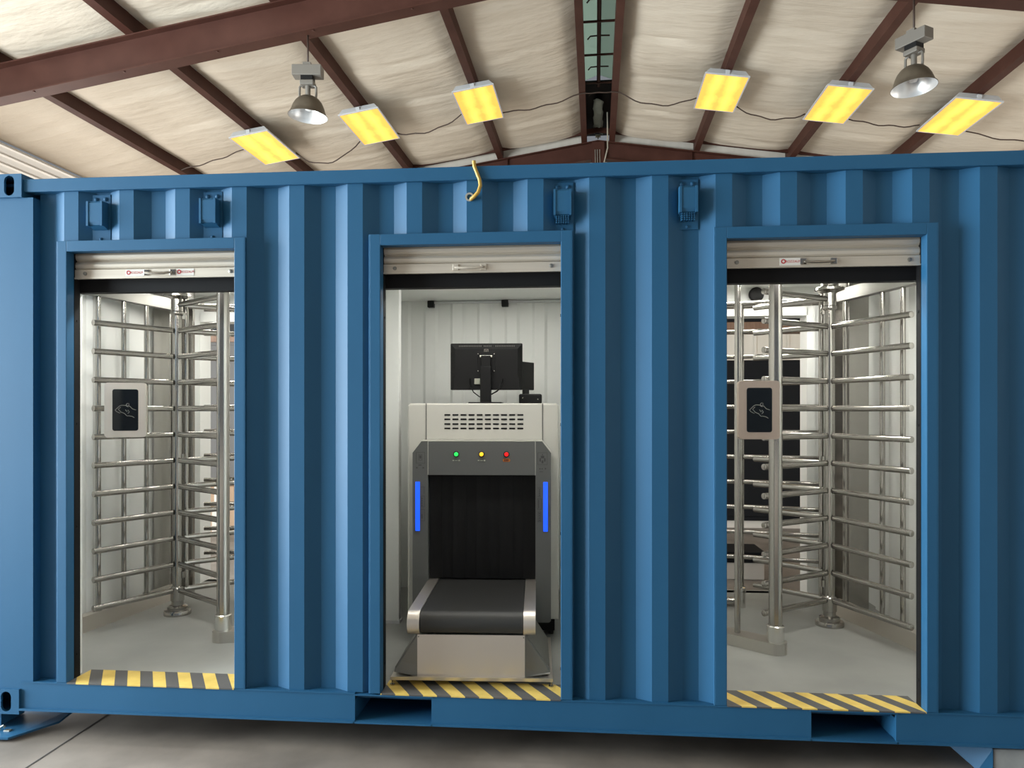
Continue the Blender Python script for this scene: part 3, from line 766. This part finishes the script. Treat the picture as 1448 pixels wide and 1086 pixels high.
turnstile(4.354, 1.282, 1, 'stainless full height turnstile in the right doorway with card reader, warm reflection painted on its frame', gR)
gL = dict(arms=[(.238, -.47, 0), (-.48, -.34, 0), (-.37, .33, 0)], beam=((.235, .40), (.345, -.40)), tubes=(.364, .613, .87), column=(.22, .50),
          front=(-.548, -.49), fbeam=(-.90, -.36), thin=.75, rear=(-.50, .40), comb=(-.02, .30), fence=(-.86, .44),
          reader=(.275, .66, 1.566, radians(24), (-.05, 0, .02, .01, 1.05)))
turnstile(.294, 1.172, -1, 'stainless full height turnstile in the left doorway with silver framed card reader', gL)

# ================================================================== X-RAY SCANNER
SM = T3(2.303, .75, FZ, radians(3.0))
sc = thing('baggage_scanner', 'beige and grey baggage scanner with short conveyor in the middle doorway', 'scanner', SM)
q = lambda z: z-FZ
hb = .432
mb = MB()                                        # beige body: front shell with rounded upper left edge
prof = [(-hb, q(.40)), (-hb+.03, q(.375)), (hb-.0, q(.375)), (hb, q(.40)), (hb, q(1.590)), (hb-.014, q(1.604)), (-hb+.014, q(1.604)), (-hb, q(1.590))]
mb.prism([(x, .10, z) for x, z in prof], (0, .85, 0))
bmesh.ops.bevel(mb.bm, geom=[e for e in mb.bm.edges if abs(e.verts[0].co.y-.10) < 1e-4 and abs(e.verts[1].co.y-.10) < 1e-4], offset=.012, segments=3, affect='EDGES', profile=.5)
body = obj('body', mb, 'beige', sc)
mb = MB().box(-.322, .338, .097, .104, q(1.397), q(1.598), .002)
obj('upper_panel', mb, 'beige', sc)
mb = MB().box(-.327, -.322, .0965, .103, q(1.39), q(1.604)).box(.338, .343, .0965, .103, q(1.39), q(1.604)).box(-.322, .338, .0965, .103, q(1.392), q(1.397))
obj('panel_seam', mb, 'seam', sc)
for r_ in range(4):
    for c_ in range(10):
        x = -.203+c_*.0463; z = q((1.538, 1.513, 1.486, 1.461)[r_])
        obj('vent_slot', MB().box(x-.017, x+.017, .094, .099, z-.0045, z+.0045, .001), 'black_trim', sc)
# grey tunnel surround
T_, top, bot = .300, q(1.203), q(.386)
mb = MB()
ot = [(-.386, bot+.01), (-.376, bot), (-T_, bot), (-T_, q(1.391)), (-.337, q(1.391)), (-.386, q(1.330))]
mb.prism([(x, 0, z) for x, z in ot], (0, .10, 0))
obj('side_panel', mb, 'grey_face', sc)
mb = MB().prism([(-x, 0, z) for x, z in ot], (0, .10, 0))
obj('side_panel', mb, 'grey_face', sc)
obj('lamp_panel', MB().box(-T_+.002, T_-.002, -.002, .10, top, q(1.390), .002), 'grey_face', sc)
mb = MB().box(-.337, .337, -.003, .10, q(1.391), q(1.397)).box(-T_-.001, -T_+.002, -.003, .02, top, q(1.39)).box(T_-.002, T_+.001, -.003, .02, top, q(1.39))
for s_ in (-1, 1): mb.prism([(s_*.337, -.003, q(1.397)), (s_*.389, -.003, q(1.332)), (s_*.386, -.003, q(1.327)), (s_*.337, -.003, q(1.391))], (0, .1, 0))
obj('edge_trim', mb, 'beige', sc)
for x, k in ((-.141, 'green_led'), (-.0, 'yellow_led'), (.139, 'red_led')):
    ry = Matrix.Rotation(PI/2, 4, 'X')
    lp = obj('indicator_lamp', MB().lathe([(.0115, 0), (.0115, .008), (.008, .012), (0, .013)], c=(x, -.004, q(1.320)), n=24, M4=ry), k, sc)
    lp['label'] = {'green_led': 'green lit lamp', 'yellow_led': 'yellow lit lamp', 'red_led': 'red lit lamp'}[k]
    obj('lamp_bezel', MB().lathe([(.0118, 0), (.0165, 0), (.0165, .004), (.0118, .006)], c=(x, -.002, q(1.320)), n=24, ring=True, M4=ry), 'black', lp)
    if k == 'red_led':
        mb = MB().prism(rrect(x-.021, x+.021, q(1.278), q(1.296), .0085, -.0035), (0, .003, 0)); obj('label_plate', mb, 'orange_plate', lp)
        mb = MB()
        for dx in (-.009, 0, .008): mb.box(x+dx-.003, x+dx+.003, -.0045, -.003, q(1.281), q(1.293))
        obj('label_print', mb, 'darkred', lp)
    else:
        mb = MB().box(x-.021, x-.012, -.0045, -.002, q(1.282), q(1.288)).box(x-.008, x+.008, -.0045, -.002, q(1.2825), q(1.2865)).box(x+.012, x+.021, -.0045, -.002, q(1.281), q(1.289))
        obj('label_plate', mb, 'plate', lp)
for s_, x0 in ((-1, -.370), (1, .343)):
    obj('light_bar', MB().box(x0, x0+.0255, -.006, .01, q(.891), q(1.166), .003), 'blue_led', sc)
def decals(pts):                                  # printed pictograms: outlines and short strokes
    mb = MB()
    for x0, x1, z0, z1 in pts: mb.box(x0, x1, -.0012, .001, q(z0), q(z1))
    return mb
w = .0018
def ring(x0, x1, z0, z1): return [(x0, x1, z1-w, z1), (x0, x1, z0, z0+w), (x0, x0+w, z0, z1), (x1-w, x1, z0, z1)]
dl = ring(-.366, -.316, 1.268, 1.330)+ring(-.352, -.332, 1.285, 1.318)+[(-.347, -.337, 1.295, 1.312), (-.366, -.358, 1.24, 1.247), (-.330, -.322, 1.24, 1.247), (-.353, -.336, 1.256, 1.261)]
dl += [(-.340, -.318, 1.135, 1.137), (-.322, -.320, 1.098, 1.137)]+ring(-.338, -.318, 1.025, 1.086)+[(-.335, -.330, 1.03+.013*k, 1.037+.013*k) for k in range(4)]+ring(-.342, -.318, .946, 1.012)+[(-.336, -.330, .96, .985)]
for dd in (0,): obj('pictogram', decals(dl), 'decal', sc)
dl = ring(.312, .366, 1.262, 1.330)+[(.336, .341, 1.315, 1.322), (.330, .348, 1.298, 1.312), (.322, .330, 1.28, 1.298), (.348, .356, 1.28, 1.298), (.334, .344, 1.27, 1.286), (.322, .328, 1.236, 1.243), (.334, .340, 1.236, 1.243), (.352, .359, 1.237, 1.244), (.322, .342, 1.222, 1.225)]
dl += [(.312, .330, 1.132, 1.134), (.312, .330, 1.085, 1.087)]+[(.320, .326, 1.09+.01*k, 1.095+.01*k) for k in range(4)]+ring(.310, .334, 1.014, 1.074)+[(.316, .320, 1.02, 1.068)]+ring(.314, .331, .945, 1.0)+[(.319, .326, .952+.012*k, .957+.012*k) for k in range(4)]
for dd in (0,): obj('pictogram', decals(dl), 'decal', sc)
# tunnel and curtain
mb = MB().box(-T_, -T_+.006, .10, .8, q(.40), top).box(T_-.006, T_, .10, .8, q(.40), top).box(-T_, T_, .10, .8, top-.006, top).box(-T_, T_, .80, .81, q(.40), top)
obj('tunnel', mb, 'curtain', sc)
n = 9
for i in range(n):
    x0 = -T_+.004+i*(2*T_-.008)/n; x1 = x0+(2*T_-.008)/n+.006
    yy = .045+.006*(i % 2)
    mb = MB(); pts = []
    for k in range(7):
        t_ = k/6; pts.append((x0+(x1-x0)*t_, yy+.004*sin(PI*t_)))
    mb.prism([(x, y, q(.618)) for x, y in pts]+[(x, y+.003, q(.618)) for x, y in reversed(pts)], (0, 0, top-q(.618)+.0))
    obj('curtain_strip', mb, 'curtain', sc)
# conveyor
yf = -.645                                        # front of the roller, towards the doorway
zr, rr = q(.558), .055
def belt_prof(r, y_end):
    p = []
    for i in range(13):
        a = -PI/2 - PI*i/12
        p.append((yf+.055+r*cos(a), zr+r*sin(a)))
    return [(y_end, zr-r)] + p + [(y_end, zr+r)]
mb = MB().prism([(-.242, y, z) for y, z in belt_prof(.052, .40)], (.484, 0, 0)); 
bf = [f for f in mb.bm.faces if abs(f.normal.x) < .5]
for f in bf: f.smooth = True
obj('belt', mb, 'rubber', sc)
for s_ in (-1, 1):
    xa, xb_ = (s_*.245, s_*.302) if s_ > 0 else (-.302, -.245)
    mb = MB().prism([(xa, y, z) for y, z in belt_prof(.057, .09)], (xb_-xa, 0, 0))
    mb.bm.normal_update()
    for f in mb.bm.faces:
        if abs(f.normal.x) < .5: f.smooth = True
    obj('side_rail', mb, 'steel_flat', sc)
    obj('rail_bolt', MB().cyl((s_*.262, yf+.10, zr-.052), (s_*.262, yf+.10, zr-.066), .006, n=8), 'steel', sc)
# stand: front sheet, sloping gussets, base tray on feet
ys = yf+.03
zt_, zl = q(.503), q(.302)
obj('front_sheet', MB().prism([(-.258, ys, zl), (.252, ys, zl), (.252, ys, zt_), (-.258, ys, zt_)], (0, .012, 0)), 'steel_flat', sc)
mb = MB()
for fx_, fz in ((-.252, zt_-.01), (.246, zt_-.01)): mb.cyl((fx_, ys-.002, fz), (fx_, ys+.002, fz), .003, n=8)
obj('sheet_screw', mb, 'steel_dark', sc)
for s_ in (-1, 1):
    e = .257 if s_ < 0 else .252
    mb = MB().prism([(s_*e, ys+.008, zl), (s_*.372, ys+.015, zl+.018), (s_*.370, ys+.03, zl+.03), (s_*(e+.004), ys+.03, zt_-.004), (s_*e, ys+.008, zt_-.004)], (0, .006, 0))
    mb.prism([(s_*.370, ys+.03, zl+.03), (s_*.366, ys+.50, zl+.03), (s_*(e+.004), ys+.50, zt_-.004), (s_*(e+.004), ys+.03, zt_-.004)], (0, 0, .005))
    obj('gusset', mb, 'steel_dark', sc)
mb = MB().box(-.384, .384, ys-.018, ys+.62, zl-.010, zl+.002, .002).prism([(-.384, ys-.018, zl-.010), (.384, ys-.018, zl-.010), (.384, ys-.020, zl+.006), (-.384, ys-.020, zl+.006)], (0, .004, 0))
obj('base_tray', mb, 'steel_flat', sc)
for x in (-.375, .375):
    for y in (ys-.005, ys+.6): obj('levelling_foot', MB().cyl((x, y, .002), (x, y, zl-.008), .004, n=8).cyl((x, y, .0), (x, y, .006), .012, n=12), 'steel', sc)
obj('undercarriage', MB().box(-.37, .41, .16, .9, .03, q(.376)), 'black_trim', sc)
for x in (-.33, .39):
    for y in (.2, .85): obj('caster', MB().cyl((x-.014, y, .03), (x+.014, y, .03), .03, n=18), 'rubber', sc)

# ================================================================== MONITOR etc. on the scanner
TZ = 1.604
mo = thing('monitor', 'black computer monitor seen from behind on top of the scanner', 'monitor', T3(2.273, 1.22, TZ, radians(3)))
u = lambda z: z-TZ
mb = MB()
w2, z0, z1 = .2235, u(1.690), u(1.979)
mb.prism(rrect(-w2, w2, z0, z1, .006, .0, 3), (0, .022, 0))
inset = [(-w2+.03, z0+.012), (w2-.03, z0+.012), (w2-.03, z1-.036), (-w2+.03, z1-.036)]
va = [mb.bm.verts.new(p) for p in ((-w2+.003, 0, z0+.003), (w2-.003, 0, z0+.003), (w2-.003, 0, z1-.003), (-w2+.003, 0, z1-.003))]
vb = [mb.bm.verts.new((x, -.022, z)) for x, z in inset]
for i in range(4): mb.bm.faces.new((va[i], va[(i+1) % 4], vb[(i+1) % 4], vb[i]))
mb.bm.faces.new(vb)
obj('back_shell', mb, 'black', mo)
mb = MB()
for i in range(34):
    x = -.17+i*.0103
    if -.03 < x < -.02 or .035 < x < .05: continue
    mb.prism([(x, -.013, z1-.022), (x+.005, -.013, z1-.022), (x+.005, -.008, z1-.013), (x, -.008, z1-.013)], (0, -.0015, 0))
obj('vent_row', mb, 'seam', mo)
mb = MB().prism(rrect(-.014, .014, z1-.062, z1-.036, .004, -.0235), (0, .002, 0))
bd = obj('badge', mb, 'lamp_case', mo)
obj('badge_print', MB().lathe([(.006, 0), (.009, 0), (.009, .001), (.006, .001)], c=(0, -.0235, z1-.049), n=16, ring=True, M4=Matrix.Rotation(PI/2, 4, 'X')), 'black', bd)
obj('mount_plate', MB().box(-.055, .055, -.030, -.021, z0+.115, z0+.235, .003), 'black', mo)
mb = MB()
for sx_ in (-.05, .05):
    for z in (z0+.117, z0+.222): mb.cyl((sx_, -.033, z), (sx_, -.029, z), .0035, n=8)
obj('mount_screw', mb, 'silver', mo)
obj('hinge', MB().cyl((-.038, -.045, z0+.205), (.038, -.045, z0+.205), .007, n=12), 'silver', mo)
mb = MB().box(-.034, .034, -.085, -.045, .006, z0+.145, .006).box(-.030, .030, -.062, -.030, z0+.14, z0+.21, .004)
obj('stand_column', mb, 'black', mo)
obj('stand_base', MB().box(-.102, .102, -.13, .06, 0, .010, .004), 'black', mo)
mb = MB().prism(rrect(-w2+.022, w2-.022, z0+.004, z0+.082, .010, -.024), (0, .01, 0))
obj('port_cover', mb, 'black', mo)
obj('port_plug', MB().box(-.072, -.036, -.04, -.022, z0+.034, z0+.070, .003), 'plate', mo)
for pts in ([(-.10, -.03, z0+.07), (-.098, -.05, z0+.03), (-.075, -.065, z0-.015), (-.036, -.07, z0-.045)], [(.104, -.03, z0+.07), (.10, -.05, z0+.035), (.07, -.06, z0-.01), (.034, -.07, z0-.028)], [(.09, -.03, z0+.04), (.08, -.05, z0+.0), (.034, -.07, z0-.03)]):
    v = [Vector(p) for p in pts]; sm = []
    for a, b in zip(v, v[1:]): sm += [a.lerp(b, k/4) for k in range(4)]
    obj('cable', MB().tube(sm+[v[-1]], .0035, 6), 'black', mo)
t = thing('side_screen', 'slim black second screen standing edge-on behind the monitor', 'monitor', T3(2.49, 1.62, TZ, radians(62)))
obj('panel', MB().box(-.09, .09, -.012, .012, u(1.70), u(1.888), .005), 'black', t)
obj('stem', MB().box(-.03, .03, -.010, .010, .006, u(1.72), .003), 'black', t)
obj('foot', MB().box(-.07, .07, -.05, .05, 0, .008, .002), 'black', t)
t = thing('control_box', 'small black control box on the scanner right of the monitor', 'control box', T3(2.535, 1.40, TZ, radians(3)))
obj('case', MB().box(-.073, .073, -.05, .05, 0, .064, .010), 'black', t)
mb = MB().cyl((-.05, -.051, .035), (-.047, -.051, .043), .003, n=8).cyl((.048, -.052, .03), (.048, -.048, .03), .004, n=10)
obj('case_screw', mb, 'silver', t)

# ================================================================== behind the container, seen through the rear doorways
t = thing('storage_cabinet', 'tall black steel cabinet behind container, seen through the right rear doorway', 'cabinet', T3(5.25, 6.6, 0))
obj('carcass', MB().box(-1.35, 1.1, 0, .7, .10, 2.22, .01), 'dark_obj', t)
for x in (-1.34, -.53, .28): obj('cabinet_door', MB().box(x, x+.79, -.02, 0, .16, 2.18, .004), 'dark_obj', t)
obj('plinth', MB().box(-1.3, 1.05, .04, .66, 0, .10), 'pale_crate', t)
t = thing('timber_rack', 'brown timber beam with black steel channel on top, behind the right doorway', 'rack', T3(5.25, 7.42, 0))
obj('timber_beam', MB().box(-1.6, 1.5, .0, .2, 2.66, 2.82, .006), 'timber', t)
obj('steel_channel', MB().box(-1.6, 1.5, .0, .2, 2.825, 3.12, .006), 'dark_obj', t)
for x in (-1.6, 1.4): obj('upright', MB().box(x, x+.1, .02, .18, 0, 2.66), 'dark_obj', t)
t = thing('tool_cabinet', 'tall taupe cabinet behind container, seen through the left rear doorway', 'cabinet', T3(-2.25, 6.4, 0))
obj('carcass', MB().box(-.9, 1.0, 0, .6, 0, 2.5, .01), 'taupe', t)
for x in (-.88, .06): obj('cabinet_door', MB().box(x, x+.92, -.02, 0, .06, 2.45, .004), 'taupe', t)
t = thing('timber_plank', 'brown timber plank resting on top of the taupe cabinet', 'plank', T3(-2.25, 6.4, 2.5))
obj('plank', MB().box(-.9, 1.0, .02, .28, 0, .11, .004), 'timber', t)
t = thing('steel_channel', 'black steel channel lying on the brown plank above taupe cabinet', 'channel', T3(-2.25, 6.4, 2.61))
obj('channel', MB().box(-.9, 1.0, .03, .26, 0, .02).box(-.9, 1.0, .03, .045, .02, .16).box(-.9, 1.0, .245, .26, .02, .16), 'dark_obj', t)
for bx_, by_, bz_, w_, h_, lab in ((-1.72, 5.6, 0, .5, .33, 'brown carton on the floor before the taupe cabinet, lower of two'), (-1.70, 5.62, .33, .42, .26, 'brown carton stacked on top of the lower carton'), (-2.35, 5.7, 0, .5, .5, 'brown carton standing left of the stacked pair')):
    t = thing('carton', lab, 'box', T3(bx_, by_, bz_, .08), 'cartons behind the container')
    obj('box', MB().box(-w_/2, w_/2, 0, .45, 0, h_), 'carton', t)
    obj('tape', MB().box(-.04, .04, -.002, .0, 0, h_), 'pale_crate', t)
t = thing('pale_bin', 'low pale bin with black rim on floor behind right turnstile', 'bin', T3(4.3, 3.6, 0))
obj('bin', MB().box(-.5, .25, 0, .4, 0, .16, .01), 'pale_crate', t)
obj('rim', MB().box(-.51, .26, -.01, .41, .16, .26, .008), 'dark_obj', t)

# ================================================================== LIGHT
w = bpy.data.worlds.new('world'); bpy.context.scene.world = w; w.use_nodes = True
bg = w.node_tree.nodes['Background']; bg.inputs[0].default_value = (.86, .92, 1.0, 1); bg.inputs[1].default_value = .23
# daylight through the open bay door in the left wall
lamp('bay_daylight', BL @ Matrix.Translation((-8.55, 1.7, 2.2)) @ Matrix.Rotation(radians(90), 4, 'Y') @ Matrix.Rotation(PI, 4, 'X'), 4.2, 5.6, 2650, (.84, .95, 1.0))
lamp('added_rear_fill', BL @ Matrix.Translation((-8.55, 9.3, 2.1)) @ Matrix.Rotation(radians(90), 4, 'Y') @ Matrix.Rotation(PI, 4, 'X'), 4.0, 6.4, 390, (1.0, .95, .88))  # added lamp, fills the roof space behind the container
lamp('added_side_fill', BL @ Matrix.Translation((8.60, 9.3, 2.1)) @ Matrix.Rotation(radians(-90), 4, 'Y') @ Matrix.Rotation(PI, 4, 'X'), 4.0, 6.4, 300, (1.0, .95, .88))  # added lamp to brighten roof and left wall; no opening here

sl_ = bpy.data.lights.new('sun', 'SUN'); sl_.energy = 7; sl_.angle = radians(1.0); sl_.color = (1, .96, .9)
so = bpy.data.objects.new('sun', sl_); C.objects.link(so)
so.rotation_euler = (radians(48), 0, radians(-45)); so.location = (3, -12, 12)
sc_ = bpy.context.scene
sc_.view_settings.view_transform = 'Standard'; sc_.view_settings.look = 'None'
sc_.view_settings.exposure = 0.0; sc_.view_settings.gamma = 1.0; sc_.view_settings.use_curve_mapping = False
sc_.cycles.max_bounces = 8; sc_.cycles.diffuse_bounces = 5; sc_.cycles.glossy_bounces = 5
sc_.cycles.use_denoising = True
